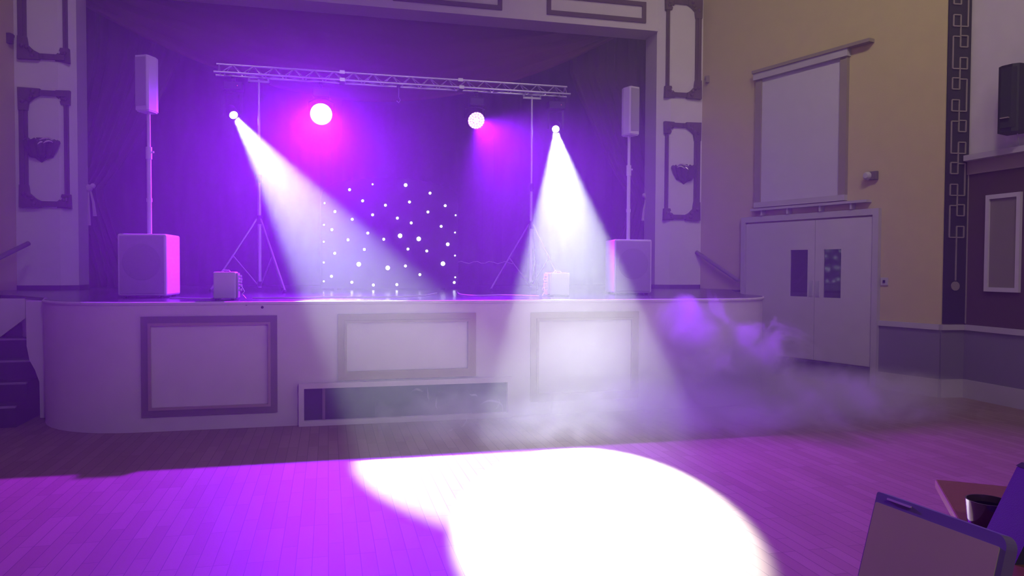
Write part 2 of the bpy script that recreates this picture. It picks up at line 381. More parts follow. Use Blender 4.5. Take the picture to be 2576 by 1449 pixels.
m = MB(); m.box(fo0-.02, shs, -.10, 0, shz-.02, shz+.01)
for xs in (1925, 1990, 2072, 2150):
    s_ = dws(xs, 515)[0]; m.box(s_-.012, s_+.012, -.08, 0, shz-.09, shz-.02)
m.build('ledge_rail', M_rail, wn)
# sensor, switch, hook
s_, z_ = dws(2191, 443); em = on_door_wall('alarm_sounder', 'small round alarm sounder on a box high on the yellow wall', 'alarm', s=s_, z=z_)
MB().box(-.02, .10, -.05, 0, -.05, .05, bev=.008).build('back_box', mat('sounder_box', (.16, .12, .10), .6), em)
MB().lathe([(.001, .05), (.03, .045), (.048, .02), (.05, 0), (.05, -.0)], 18, Matrix.Translation((-.01, -.05, 0)) @ Matrix.Rotation(radians(90), 4, 'X')).build('dome', M_rail, em, smooth=True)
s_, z_ = dws(2226, 708); sw = on_door_wall('light_switch', 'small square switch plate beside the double doors', 'switch', s=s_, z=z_)
MB().box(-.045, .045, -.015, 0, -.045, .045, bev=.004).build('plate', M_rail, sw); MB().box(-.013, .013, -.024, -.014, -.016, .016).build('rocker', M_black, sw)
s_, z_ = dws(1782, 198); hk = on_door_wall('wall_hook', 'tiny bracket high on the yellow wall right of the pillar', 'bracket', s=s_, z=z_)
MB().box(-.05, .02, -.03, 0, .01, .04).box(0, .025, -.06, 0, -.06, .03).build('bracket', M_tan, hk)
q = onP(20, 97, LK, Vector((-(LE-LK).y, (LE-LK).x, 0)).normalized())
lf = tag(MB().box(-.03, .03, -.05, 0.03, -.06, .06).box(-.03, .07, -.03, .03, .03, .06).build('wall_bracket', M_brown), 'small brown bracket high on the left yellow wall', 'bracket')
lf.location = q; lf.rotation_euler = (0, 0, radians(70))
# sloping dark bars on the walls beside the stage ends
def rail(name, a, b, label):
    d = (b-a); m = MB().tube(a, b, .028, 10)
    for t in (.1, .9): p = a+d*t; m.tube(p, p+Vector((.09 if a.x > 0 else -.09, .05, -.03)), .01, 6)
    return tag(m.build(name, mat('sloped_bar_tone', (.20, .15, .16), .6), smooth=True), label, 'sloped_bar')
off = dn*0.07
a = onP(1752, 634, K+off, dn); b = onP(1858, 706, K+off, dn)
rail('sloped_bar', a, b, 'sloping dark bar on the wall at the right end of the stage')
a = Vector((LK.x-.02, PY-.25, 0)); p1 = onY(72, 612, PY-.25); p2 = onY(-30, 662, PY-.75)
rail('sloped_bar', p1, p2, 'sloping dark bar on the wall at the left end of the stage')

# ---- pillar frames (gilt mouldings with fat corner ornaments) and shell lights
def pillar_frame(xs, ztop, zbot, ylist, label, nm):
    """xs: outer x, break x, inner x ; ylist their y"""
    r = thing(nm, label=label, kind='structure')
    (x0, xb, x1), (y0, yb, y1) = xs, ylist
    def pt(u):            # u 0..1 across
        x = x0+(x1-x0)*u
        t = (x-xb)/(x1-xb) if (x-xb)*(x1-xb) > 0 else 0
        return Vector((x, yb+(y1-yb)*t - .015, 0))
    t = .032; m = MB()
    for zz in (ztop, zbot):
        for ua, ub in ((0, .25), (.25, .5), (.5, .75), (.75, 1)):
            a, b = pt(ua), pt(ub); m.box(min(a.x, b.x)-.005, max(a.x, b.x)+.005, min(a.y, b.y)-.02, max(a.y, b.y)+.02, zz-t, zz+t)
    for u, wv in ((0, .045), (1, .024)):
        a = pt(u); m.box(a.x-wv, a.x+wv, a.y-.02, a.y+.02, zbot, ztop)
        m.box(a.x-wv*.3, a.x+wv*.3, a.y-.035, a.y, zbot, ztop)
    m.build('moulding', M_brown, r)
    for u, sx, big in ((0, 1 if x1 > x0 else -1, 1.0), (1, -1 if x1 > x0 else 1, .55)):
        for zz, sz in ((ztop, -1), (zbot, 1)):
            a = pt(u); c = MB()
            R = .14*big
            pts = [(a.x-sx*.05, zz-sz*.05), (a.x+sx*R*1.35, zz-sz*.045), (a.x+sx*R*1.3, zz+sz*.035), (a.x+sx*R*.95, zz+sz*.06), (a.x+sx*R*.75, zz+sz*R*.6), (a.x+sx*R*.45, zz+sz*R*.9), (a.x+sx*.06, zz+sz*R*1.15), (a.x+sx*.05, zz+sz*R*1.6), (a.x-sx*.045, zz+sz*R*1.6)]
            c.prism(pts, a.y-.04, a.y+.02, axis='y')
            for k in range(4):
                ang = k/3*pi/2; c.ball((a.x+sx*R*.8*cos(ang), a.y-.04, zz+sz*R*.8*sin(ang)), .028*(.6+.4*big), 8)
            c.build('corner_ornament', M_brown, r)
    return r
fz = lambda x, y: onY(x, y, PY).z
Lx = (onY(60, 300, PY).x, lx150, onY(168, 300, PY+.05).x); Ly = (PY, PY, PY+.05)
Rx = (onY(1752, 400, PY).x, rx1685, onY(1676, 400, PY+.03).x); Ry = (PY, PY, PY+.03)
pillar_frame(Lx, fz(60, 232), fz(60, 512), Ly, 'lower ornate brown moulding frame on the left pillar', 'trim_pillar_frame_1')
pillar_frame(Lx, fz(60, -190), fz(60, 140), Ly, 'upper ornate brown moulding frame on the left pillar', 'trim_pillar_frame_2')
pillar_frame(Rx, fz(1750, 318), fz(1750, 547), Ry, 'lower ornate brown moulding frame on the right pillar', 'trim_pillar_frame_3')
pillar_frame(Rx, fz(1750, 10), fz(1750, 242), Ry, 'upper ornate brown moulding frame on the right pillar', 'trim_pillar_frame_4')
def shell(loc, flip, label):
    r = thing('wall_sconce', loc, 0, label, 'wall light', 'shell shaped wall lights on the stage pillars')
    m = MB(); n = 7
    prof = [(.0, -.20), (.06, -.15), (.12, -.10), (.16, -.02), (.20, .07), (.17, .085), (.10, .04), (.0, .03)]
    for k in range(n):
        a0 = pi*k/n; a1 = pi*(k+1)/n; am = (a0+a1)/2
        for (ra, za), (rb, zb) in zip(prof, prof[1:]):
            def P(rr, a, z, g=1.0): return Vector((rr*cos(a)*1.0, -rr*sin(a)*.75*g, z))
            v = [m.bm.verts.new(p) for p in (P(ra, a0, za), P(ra*1.12, am, za-.03*(ra > .1)), P(rb*1.12, am, zb-.03*(rb > .1)), P(rb, a0, zb))]
            w = [m.bm.verts.new(p) for p in (P(ra*1.12, am, za-.03*(ra > .1)), P(ra, a1, za), P(rb, a1, zb), P(rb*1.12, am, zb-.03*(rb > .1)))]
            for q in (v, w):
                try: m.bm.faces.new(q)
                except Exception: pass
    m.box(-.05, .05, -.03, 0, -.1, .1)
    m.build('shell', M_bronze, r)
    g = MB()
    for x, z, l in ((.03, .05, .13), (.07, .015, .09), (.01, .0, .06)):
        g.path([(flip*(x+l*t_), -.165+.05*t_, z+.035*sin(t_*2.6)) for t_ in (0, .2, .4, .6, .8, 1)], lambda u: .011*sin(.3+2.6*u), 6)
    g.build('painted_glint', M_glint, r)  # raised pale curls stand in for a glint on the shell
    return r
shell(Vector((onY(105, 365, PY).x, PY, onY(105, 365, PY-.1).z)), 1, 'dark shell-shaped sconce on the left pillar')
shell(Vector((onY(1720, 428, PY).x, PY, onY(1720, 428, PY-.1).z)), -1, 'dark shell-shaped sconce on the right pillar')

# lintel frames
def lintel_frame(nm, x0, x1, z0, z1, label):
    w, h = x1-x0, z1-z0; o = frame_mb(w, h, .06, .03).build(nm, M_brown); o.location = ((x0+x1)/2, PY+.06, (z0+z1)/2); return tag(o, label, kind='structure')
lz0 = onY(1378, 33, PY).z; lz1 = onY(1628, 8, PY).z+.0
lx0, lx1 = onY(1378, 20, PY).x, onY(1628, 45, PY).x; lw = lx1-lx0; gap = lx0-onY(1265, 10, PY).x
for k in range(4):
    xx1 = lx1-(lw+gap)*k if k < 1 else lx0-gap-(k-1)*(lw+gap)
    lintel_frame('trim_lintel_frame_%d' % (k+1), xx1-lw, xx1, lz0, lz0+.30, 'brown rectangular moulding on the lintel, %s' % ['nearest the right pillar', 'second from the right pillar', 'third from the right pillar', 'nearest the left pillar'][k])

# ================================================================== stage
st = thing('stage', (0, 0, 0), 0, 'raised stage with curved pale front, dark boards and moulded panels', 'stage', kind='structure')
def arc(cx, cy_, rx, ry, a0, a1, n=10): return [(cx+rx*cos(radians(a0+(a1-a0)*i/n)), cy_+ry*sin(radians(a0+(a1-a0)*i/n))) for i in range(n+1)]
LXc, RXc = -1.58, 3.82
out = [(-3.6, 10.2), (-3.02, 8.4), (-2.55, 7.75)] + arc(LXc, 7.72, .92, .92, 180, 270) + arc(RXc, 7.72, .92, .92, 270, 360) + [(4.74, 7.86), (5.44, 9.35), (5.50, 10.2)]
fas = MB().prism(out, 0, STAGE-.03).build('fascia', M_fascia, st, smooth=True)
def grow(pts, d):
    c = Vector((.9, 9.0)); return [tuple(Vector(p)+(Vector(p)-c).normalized()*d) for p in pts]
MB().prism(grow(out, .0)[1:-1]+[(BX1, 10.22), (BX1, BY), (BX0, BY), (BX0, 10.22)], STAGE-.03, STAGE).build('deck', M_stage, st)
MB().prism([(x, y) for x, y in [(-3.75, 10.3), (5.5, 10.3), (BX1, 10.6), (BX1, BY), (BX0, BY), (BX0, 10.6)]], 0, STAGE-.03).build('understage', M_dark, st)
lipm = MB(); bo = out[2:-2]
for (xa, ya_), (xb_, yb_) in zip(bo, bo[1:]): lipm.tube((xa, ya_-.002, STAGE-.018), (xb_, yb_-.002, STAGE-.018), .016, 8)
lipm.build('lip', M_fascia, st, smooth=True)
def fpanel(x0, x1, z0, z1, mo, nm='panel_frame'):
    w, h = x1-x0, z1-z0; c = Vector(((x0+x1)/2, FY, (z0+z1)/2))
    f = frame_mb(w, h, .055, .022).build(nm, mo, st); f.location = c
    i = frame_mb(w-.11, h-.11, .022, .034).build('inner_bead', M_gilt, f)
    MB().box(-w/2+.07, w/2-.07, -.006, 0, -h/2+.07, h/2-.07).build('panel_face', M_fascia, f)
fpanel(-1.52, -.43, .128, .974, M_panelm)
fpanel(.086, 1.333, .39, .978, M_gilt)
fpanel(1.86, 2.955, .128, .976, M_gilt)
# low vent cabinet under the middle panel
vx0, vx1 = -.25, 1.67
f = frame_mb(vx1-vx0, .375, .045, .07).build('vent_frame', M_fascia, st); f.location = ((vx0+vx1)/2, FY, .1885)
MB().box(-(vx1-vx0)/2+.04, (vx1-vx0)/2-.04, -.02, 0, -.15, .15).build('vent_mesh', mat('vent_mesh', (.06, .05, .07), .5, bump=.6, scale=50), f)
MB().box(-(vx1-vx0)/2+.20, -(vx1-vx0)/2+.225, -.03, -.018, -.15, .15).build('vent_divider', M_panelm, f)
kn = MB()
for (x, y) in ((660, 773), (620, 765)):
    p = onY(x, y, FY); kn.lathe([(.001, .004), (.012, .003), (.012, -.002)], 10, Matrix.Translation((p.x, FY-.004, p.z)) @ Matrix.Rotation(radians(90), 4, 'X'))
kn.build('screw_hole', M_black, st)
sk_ = MB().box(-3.3, 5.3, PY-.02, PY-.012, STAGE, STAGE+.001)
sk_.bm.free()

# steps at the left end
sp_ = thing('stage_steps', (-3.4, 8.0, 0), 0, 'dark carpeted steps up to the left end of the stage', 'steps')
for k, (z1, y0) in enumerate(((.18, -.75), (.35, -.5), (.52, -.25), (.70, 0), (.88, .25))):
    t_ = MB().box(-.48, .78, y0, .62, z1-.18 if k else 0, z1).build('step', M_steps, sp_)
    MB().box(-.48, .78, y0-.012, y0+.02, z1-.012, z1+.004).build('nosing', M_nose, t_)
MB().box(-.42, .25, .6, .9, .88, 1.05).build('landing', M_steps, sp_)
pa = [onY(x, y, 8.2) for x, y in ((-40, 751), (66, 751), (66, 800), (0, 850), (-40, 880))]
MB().prism([(p.x+3.4, p.z) for p in pa], .17, .22, axis='y').build('side_panel', M_fascia, sp_)
pa = [onY(x, y, 7.62) for x, y in ((67, 757), (125, 757), (125, 1050), (103, 1050), (101, 960), (90, 930), (76, 905), (69, 870))]
MB().prism([(p.x+3.4, p.z) for p in pa], -.40, -.36, axis='y').build('newel_panel', M_fascia, sp_)

# ---- curtains
def curtain(x0, x1, y, z0, z1, amp, per, name, m, label, group=None, seed=0, gather=None, nz=24):
    rnd = random.Random(seed); n = int((x1-x0)/per*10); b = MB(); ph = [rnd.uniform(-.8, .8) for _ in range(40)]
    rows = []
    for j in range(nz+1):
        tz = j/nz; zz = z0+(z1-z0)*tz; row = []
        for i in range(n+1):
            t = i/n; x = x0+(x1-x0)*t
            if gather: x = gather(x, zz)
            yy = y+amp*sin(2*pi*(x0+(x1-x0)*t)/per+ph[int(t*38)]*.0+.6*sin(t*17))*(.75+.25*sin(t*31+tz*2))
            row.append(b.bm.verts.new((x, yy, zz)))
        rows.append(row)
    for A, B in zip(rows, rows[1:]):
        for i in range(n): b.bm.faces.new([A[i], A[i+1], B[i+1], B[i]])
    o = b.build(name, m, smooth=True)
    for p in o.data.polygons: p.use_smooth = True
    s = o.modifiers.new('cloth_thickness', 'SOLIDIFY'); s.thickness = .006
    return tag(o, label, 'curtain', group)
curtain(BX0+.1, BX1-.1, 12.2, STAGE+.01, 6.6, .07, .34, 'backdrop_curtain', M_dark, 'wide dark pleated backdrop curtain closing the rear of the stage', seed=1)
tieL = onY(237, 478, 10.95); tieR = onY(1612, 500, 10.95)
def gl(edge, tie, halfw):
    def g(x, z):
        d = abs(z-tie.z); k = .38+.62*min(1, (d/1.9)**.8) if z > tie.z else .38+.25*min(1, d/1.2)
        return edge+(x-edge)*k
    return g
curtain(PX1-.6, PX1+1.1, 11.1, STAGE+.01, 6.4, .05, .17, 'side_curtain', M_curt, 'dark red curtain tied back at the left of the stage opening', seed=2, gather=gl(PX1-.6, tieL, 1))
curtain(QX0-1.1, QX0+.6, 11.1, STAGE+.01, 6.4, .05, .17, 'side_curtain', M_curt, 'dark red curtain tied back at the right of the stage opening', seed=3, gather=gl(QX0+.6, tieR, 1))
def tieback(p, sx, label):
    r = thing('curtain_tieback', p, 0, label, 'tieback')
    MB().path([(sx*.30, .0, .14), (sx*.2, -.08, .08), (sx*.08, -.12, .02), (0, -.13, 0)], .028).build('band', M_rope, r, smooth=True)
    MB().ball((0, -.14, 0), .05, 10).ball((sx*-.05, -.14, .03), .035, 8).ball((sx*.04, -.15, -.02), .03, 8).build('knot', M_rope, r, smooth=True)
    for k, (dx, l) in enumerate(((.0, .48), (-.07*sx, .36))):
        t = MB().path([(dx*.3, -.14, -.03), (dx*.8, -.15, -l*.5), (dx, -.14, -l)], lambda u: .011+.012*u).build('tassel_cord', M_rope, r, smooth=True)
    return r
tieback(Vector((tieL.x, 10.85, tieL.z)), -1, 'pale tied cord with tassels on the left curtain')
tieback(Vector((tieR.x, 10.85, tieR.z)), 1, 'pale tied cord with tassels on the right curtain')
# swagged valance across the top
def swag():
    b = MB(); x0, x1 = PX1-.1, QX0+.1; nx, nz = 90, 26; rows = []
    mid = .45
    for j in range(nz+1):
        v = j/nz; row = []
        for i in range(nx+1):
            t = i/nx; x = x0+(x1-x0)*t
            sag = 1.25*(1-abs(2*(t-mid))**1.9) if abs(2*(t-mid)) < 1 else 0.0
            drop = .35+sag
            z = HEAD+.5-(v*drop)*1.05
            y = 10.98 - .05*sin(v*2*pi*4.2+(t-mid)**2*9)*(.4+.6*v) - .05*v
            row.append(b.bm.verts.new((x, y, z)))
        rows.append(row)
    for A, B in zip(rows, rows[1:]):
        for i in range(nx): b.bm.faces.new([A[i], A[i+1], B[i+1], B[i]])
    o = b.build('swag_valance', M_swag, smooth=True)
    s = o.modifiers.new('cloth_thickness', 'SOLIDIFY'); s.thickness = .006
    o.location.y = -.12
    return tag(o, 'dark red swagged valance hanging across the top of the opening', 'curtain')
swag()

# ---- truss on two wind-up stands
tA = onY(540, 176, LAMP_Y); tB = onY(1430, 228, LAMP_Y); TZ1 = 3.745; TZ0 = 3.635
tr = thing('lighting_truss', ((tA.x+tB.x)/2, LAMP_Y, TZ0), 0, 'long silver lattice truss held across the stage on two stands', 'truss')
hl = (tB.x-tA.x)/2; hy = .085
for nm, yy, zz, ex in (('chord', 0, TZ1-TZ0, -.02), ('chord', -hy, 0, 0), ('chord', hy, 0, 0)):
    MB().tube((-hl-ex, yy, zz), (hl+ex, yy, zz), .0155, 10).build(nm, M_metal, tr, smooth=True)
nb = 18
for fy_ in (-hy, hy):
    b = MB()
    for k in range(nb):
        xa = -hl+.08+(2*hl-.16)*k/nb; xb = -hl+.08+(2*hl-.16)*(k+1)/nb; xm = (xa+xb)/2
        b.tube((xa, fy_, 0), (xm, 0, TZ1-TZ0), .007, 6); b.tube((xm, 0, TZ1-TZ0), (xb, fy_, 0), .007, 6)
    for xe in (-hl+.05, hl-.05): b.tube((xe, fy_, 0), (xe, 0, TZ1-TZ0), .009, 6)
    b.build('lattice', M_metal, tr)
b = MB()
for k in range(nb):
    xa = -hl+.08+(2*hl-.16)*k/nb; b.tube((xa, -hy if k % 2 else hy, 0), (xa+(2*hl-.16)/nb, hy if k % 2 else -hy, 0), .006, 6)
b.build('lattice', M_metal, tr)
for xe in (-.33*hl, .34*hl): MB().box(xe-.03, xe+.03, -hy-.02, hy+.02, -.02, .02).box(xe-.03, xe+.03, -.02, .02, TZ1-TZ0-.02, TZ1-TZ0+.02).build('joint', M_metal, tr)
def stand(x, label):
    r = thing('truss_stand', (x, LAMP_Y, STAGE), 0, label, 'stand', 'tripod stands holding up the truss')
    H_ = TZ0-.03-STAGE
    MB().tube((0, 0, .05), (0, 0, 1.35), .021, 12).build('lower_pole', M_metal, r, smooth=True)
    MB().tube((0, 0, 1.3), (0, 0, H_-.01), .0155, 12).build('upper_pole', M_metal, r, smooth=True)
    MB().tube((0, 0, 1.28), (0, 0, 1.38), .032, 12).build('clamp_collar', M_black, r, smooth=True)
    MB().tube((0, 0, .80), (0, 0, .9), .034, 12).build('leg_hub', M_black, r, smooth=True)
    MB().tube((0, 0, .06), (0, 0, .12), .03, 12).build('brace_hub', M_black, r, smooth=True)
    MB().box(-.12, .12, -.02, .02, H_-.045, H_-.02).box(-.12, -.10, -.02, .02, H_-.03, H_+.01).box(.10, .12, -.02, .02, H_-.03, H_+.01).build('top_fork', M_metal, r)
    for a in (185, 305, 65):
        d = Vector((cos(radians(a)), sin(radians(a)), 0))
        lg = MB().tube(d*.03+Vector((0, 0, .86)), d*.54+Vector((0, 0, .025)), .011, 8).build('leg', M_metal, r, smooth=True)
        MB().ball(d*.54+Vector((0, 0, .018)), .018, 8).build('foot', M_black, lg)
        MB().tube(d*.03+Vector((0, 0, .09)), d*.30+Vector((0, 0, .43)), .008, 6).build('brace', M_metal, r)
    return r
stand(onY(652, 400, LAMP_Y).x, 'silver tripod stand under the left half of the truss')
stand(onY(1337, 400, LAMP_Y).x, 'silver tripod stand under the right half of the truss')

# ---- lamps on the truss
def clamp_geo(parent, zc):
    MB().tube((-.02, 0, zc), (.02, 0, zc), .028, 12).box(-.012, .012, -.01, .01, zc-.07, zc).build('clamp', M_black, parent)
def moving_head(p, d, label):
    r = thing('moving_head_light', p, 0, label, 'stage light', 'moving head spotlights hung at the truss ends')
    top = TZ0-.02-p.z
    clamp_geo(r, top-.03)
    MB().box(-.11, .11, -.07, .07, top-.17, top-.07, bev=.012).build('base', M_black, r)
    az = atan2(d.y, d.x); side = Vector((-sin(az), cos(az), 0)) ; c = -d*.075
    m = MB()
    for s in (-1, 1):
        a = side*s*.095; R = Matrix.Translation(c+a) @ Matrix.Rotation(az, 4, 'Z')
        m.box(-.03, .03, -.012, .012, -.03, top-.17-c.z, R)
    m.box(-.03, .03, -.107, .107, top-.19-c.z, top-.168-c.z, Matrix.Translation(c) @ Matrix.Rotation(az, 4, 'Z'))
    m.build('yoke', M_black, r)
    q = d.to_track_quat('Z', 'Y').to_matrix().to_4x4()
    MB().lathe([(.001, -.19), (.05, -.185), (.068, -.15), (.07, -.03), (.06, .0), (.052, .0), (.052, -.01)], 20, q).build('head', M_black, r, smooth=True)
    MB().lathe([(.001, -.004), (.046, -.006)], 20, q).build('lens', M_head_led, r)
    MB().ball((.05, -.075, top-.12), .004, 6).build('status_light', mat('red_led', (1, .2, .1), .3, emis=(1, .25, .12), estr=1.5), r)
    return r
moving_head(HEAD_L, DIR_HL, 'black moving head at the left end of the truss throwing a white beam')
moving_head(HEAD_R, DIR_HR, 'black moving head at the right end of the truss throwing a white beam')
def par_can(p, d, R_, hot, label):
    r = thing('par_can_light', p, 0, label, 'stage light', 'purple par cans hung from the truss')
    top = TZ0-.02-p.z
    clamp_geo(r, top-.03)
    MB().box(-.10, .10, -.075, .075, top-.19, top-.08, bev=.02).build('driver_box', M_black, r)
    q = d.to_track_quat('Z', 'Y').to_matrix().to_4x4()
    az = atan2(d.y, d.x); side = Vector((-sin(az), cos(az), 0)); c = -d*.09
    m = MB()
    for s in (-1, 1):
        a = c+side*s*(R_+.015); m.path([a, a+Vector((0, 0, .12)), Vector((side.x*s*.05, side.y*s*.05, top-.2)), Vector((0, 0, top-.18))], .008, 6)
    e0, e1 = [Vector((side.x*t_*.05, side.y*t_*.05, top-.2)) for t_ in (-1, 1)]; m.tube(e0, e1, .008, 6)
    m.build('yoke', M_black, r)
    MB().lathe([(.001, -.24), (R_*.5, -.235), (R_*.72, -.18), (R_*.98, -.10), (R_, .015), (R_*.95, .015), (R_*.93, -.012)], 28, q).build('housing', M_black, r, smooth=True)
    fc = MB().lathe([(.001, -.008), (R_*.93, -.008)], 28, q).build('led_face', hot and M_par_hot or mat('par_face', (.5, .4, .5), .3, emis=(.8, .35, .9), estr=.5), r)
    m = MB(); n = 0
    for ring, cnt in ((0, 1), (.27, 6), (.54, 12), (.80, 18)):
        for k in range(cnt):
            a = 2*pi*k/cnt+ring; c2 = q @ Vector((R_*ring*cos(a), R_*ring*sin(a), .002)); m.ball(c2, R_*.105, 7)
    m.build('led_cluster', M_par_led, r)
    return r
par_can(PAR_L, (CAM-PAR_L).normalized()*.55+DIR_PL*.45, .135, True, 'glaring purple-white par can left of the truss centre')
par_can(PAR_R, DIR_PR*.6+(CAM-PAR_R).normalized()*.4, .115, False, 'par can with visible LED dots right of the truss centre')
sh_ = thing('truss_hook', onY(1003, 250, LAMP_Y)+Vector((0, 0, 0)), 0, 'small empty hook clamp hanging from the middle of the truss', 'clamp')
tz = TZ0-.01-sh_.location.z
MB().tube((-.02, 0, tz), (.02, 0, tz), .026, 10).build('clamp', M_black, sh_)
MB().path([(0, 0, tz-.02), (0, 0, .03), (.02, 0, -.01), (0, 0, -.04), (-.025, 0, -.02)], .006, 6).build('hook', M_metal, sh_)

# ---- star cloth with LEDs
CY_ = 9.95
def bx(cx, cy_): return 500+cx/2.07, 100+cy_/2.07
LEDS = [(655,851,0),(785,781,1),(905,753,0),(1077,757,2),(1204,799,1),(709,895,1),(853,839,1),(972,862,1),(1097,845,1),(1283,864,1),(799,935,1),(905,912,1),(1034,929,1),(1193,897,1),(1337,914,0),(652,964,0),(693,989,1),(880,1007,1),(1106,954,1),(1262,972,1),(1334,1004,0),(777,1042,1),(963,1039,1),(1048,1021,3),(1145,1037,3),(651,1052,0),(862,1092,1),(1089,1090,1),(1187,1100,1),(1296,1065,2),(708,1112,1),(833,1169,3),(984,1188,3),(1076,1178,1),(1271,1166,3),(1334,1124,0),(651,1160,0),(691,1232,1),(1151,1223,1),(1335,1237,0),(651,1258,0),(797,1263,1),(909,1277,1),(1031,1275,1),(1330,1264,1)]
cx0 = onY(808, 600, CY_).x; cx1 = onY(1153, 600, CY_).x; czt = onY(985, 448, CY_).z; czs = onY(985, 505, CY_).z
scl = thing('star_cloth', ((cx0+cx1)/2, CY_, STAGE), 0, 'dark cloth panel dotted with small white LEDs at the back of the stage', 'star cloth')
hw = (cx1-cx0)/2; top = [(hw*cos(pi*k/14)*1.0, czs-STAGE+(czt-czs)*sin(pi*k/14)**.7) for k in range(15)]
MB().prism([(-hw, .02), (hw, .02)]+top, 0, .04, axis='y').build('cloth', M_dark, scl)
for s in (-1, 1): MB().box(s*hw*.8-.02, s*hw*.8+.02, -.1, .3, 0, .02).build('foot', M_black, scl)
for cx_, cyy, c in LEDS:
    x, y = bx(cx_, cyy); p = onY(x, y, CY_)-Vector(((cx0+cx1)/2, CY_, STAGE))
    m = MB().ball((p.x, -.006, p.z), (.010, .0165, .022, .028)[c], 10)
    m.build('star_led', M_star, scl, smooth=True)

# ---- column loudspeakers
def column_speaker(base, rz, top_rz, label, px_h):
    """sub, pole, column; base = floor point of the sub, px_h = heights (sub top, column bottom, column top)"""
    sub_h, cb, ct = px_h
    s = thing('subwoofer', base, rz, label[0], 'loudspeaker', 'white subwoofers on the stage')
    w, dpt = .215, .45
    body = MB().box(-w, w, 0, dpt, .02, sub_h, bev=.018).build('cabinet', M_spk, s)
    MB().box(-w+.02, w-.02, -.008, .004, .04, sub_h-.02, bev=.006).build('grille', M_grille, s)
    MB().lathe([(.001, .0015), (.165, .0015), (.17, 0)], 40, Matrix.Translation((0, -.008, sub_h*.56)) @ Matrix.Rotation(radians(90), 4, 'X')).build('cone_shade_disc', mat('grille_cone_shade', (0.38, 0.345, 0.37), 0.6, bump=0.5, scale=60), s)  # darker disc paints the shade of the cone behind the grille
    for a in (-w+.05, w-.05):
        for b in (.05, dpt-.05): MB().tube((a, b, 0), (a, b, .022), .02, 10).build('foot', M_black, s)
    pt = Vector(base)+Matrix.Rotation(rz, 3, 'Z') @ Vector((0, dpt*.5, 0)); pt.z = base[2]+sub_h
    pz_ = cb-sub_h
    pl = thing('speaker_pole', pt, rz, label[1], 'pole', 'poles on the subwoofers')
    MB().tube((0, 0, 0), (0, 0, pz_*.68), .021, 14).build('lower_tube', M_spk, pl, smooth=True)
    MB().tube((0, 0, pz_*.62), (0, 0, pz_+.0), .0165, 14).build('upper_tube', M_spk, pl, smooth=True)
    MB().tube((0, 0, pz_*.62), (0, 0, pz_*.72), .028, 14).tube((0, 0, pz_*.68), (.045, -.0, pz_*.68), .01, 8).build('clamp_collar', M_spk, pl, smooth=True)
    MB().tube((0, 0, pz_*.27), (0, 0, pz_*.30), .026, 14).build('joint_ring', M_spk, pl, smooth=True)
    co = thing('column_speaker', (pt.x, pt.y, base[2]+cb), top_rz, label[2], 'loudspeaker', 'slim white column loudspeakers on poles')
    h = ct-cb
    tilt = Matrix.Rotation(radians(0), 4, 'X')
    prof = [(-.06, -.10), (.06, -.10), (.07, -.08), (.07, .02), (.045, .08), (-.045, .08), (-.07, .02), (-.07, -.08)]
    MB().prism(prof, 0.012, h).build('cabinet', M_spk, co)
    MB().prism([(-.056, -.108), (.056, -.108), (.058, -.098), (-.058, -.098)], .05, h-.02).build('grille', M_grille, co)
    MB().prism([(x*.9, y*.9) for x, y in prof], 0, .014).build('bottom_plate', M_spk, co)
    return s
zc = lambda x, y, Y: onY(x, y, Y).z-STAGE
bl = onZ(358, 750, STAGE); YL = bl.y
column_speaker((bl.x+.0, YL, STAGE), radians(-5), radians(-27), ('white subwoofer at the left of the stage', 'white pole standing on the left subwoofer', 'white column loudspeaker on the left pole'),
               (zc(370, 588, YL+.0), zc(365, 285, YL+.25), zc(362, 146, YL+.25)))
br_ = onZ(1592, 742, STAGE); YR = br_.y
column_speaker((br_.x, YR, STAGE), radians(-8), radians(17), ('white subwoofer at the right of the stage inside the beam', 'white pole standing on the right subwoofer', 'white column loudspeaker on the right pole'),
               (zc(1585, 602, YR+.0), zc(1588, 344, YR+.25), zc(1588, 224, YR+.25)))
# ---- small white boxes near the lip
def small_box(x0, x1, ybot, ytop, side, label):
    a = onZ(x0, ybot, STAGE); b = onZ(x1, ybot, STAGE); Y = (a.y+b.y)/2; w = b.x-a.x; h = onY((x0+x1)/2, ytop, Y).z-STAGE
    r = thing('equipment_box', ((a.x+b.x)/2, Y, STAGE), 0, label, 'box', 'small white boxes near the stage lip')
    MB().box(-w/2, w/2, 0, .22, .012, h, bev=.01).build('case', M_spk, r)
    for k in (-1, 1): MB().box(k*w*.35-.015, k*w*.35+.015, .03, .19, 0, .014).build('foot', M_black, r)
    p = MB().box(side*w/2-.002 if side > 0 else side*w/2-.018, side*w/2+.018 if side > 0 else side*w/2+.002, .03, .19, .02, h-.01).build('rear_panel', M_grille, r)
    k = MB()
    for i, zz in enumerate((.35, .5, .62, .72, .84)): k.tube((side*(w/2+.015), .08+.03*(i % 2), h*zz), (side*(w/2+.045), .08+.03*(i % 2), h*zz), .012, 10)
    k.build('connector', M_spk, p, smooth=True)
    MB().path([(side*(w/2+.04), .08, h*.5), (side*(w/2+.07), .06, h*.3), (side*(w/2+.05), .05, .05), (side*(w/2+.09), .0, .01)], .005, 6).build('cable', M_spk, r, smooth=True)
    MB().path([(-w*.2, .1, h), (-w*.15, .1, h+.012), (w*.15, .1, h+.012), (w*.2, .1, h)], .006, 6).build('handle', M_spk, r, smooth=True)
small_box(537, 592, 755, 684, 1, 'small white box with connectors near the stage lip beside the left tripod stand')
small_box(1384, 1434, 746, 686, -1, 'small white box near the lip inside the right beam')
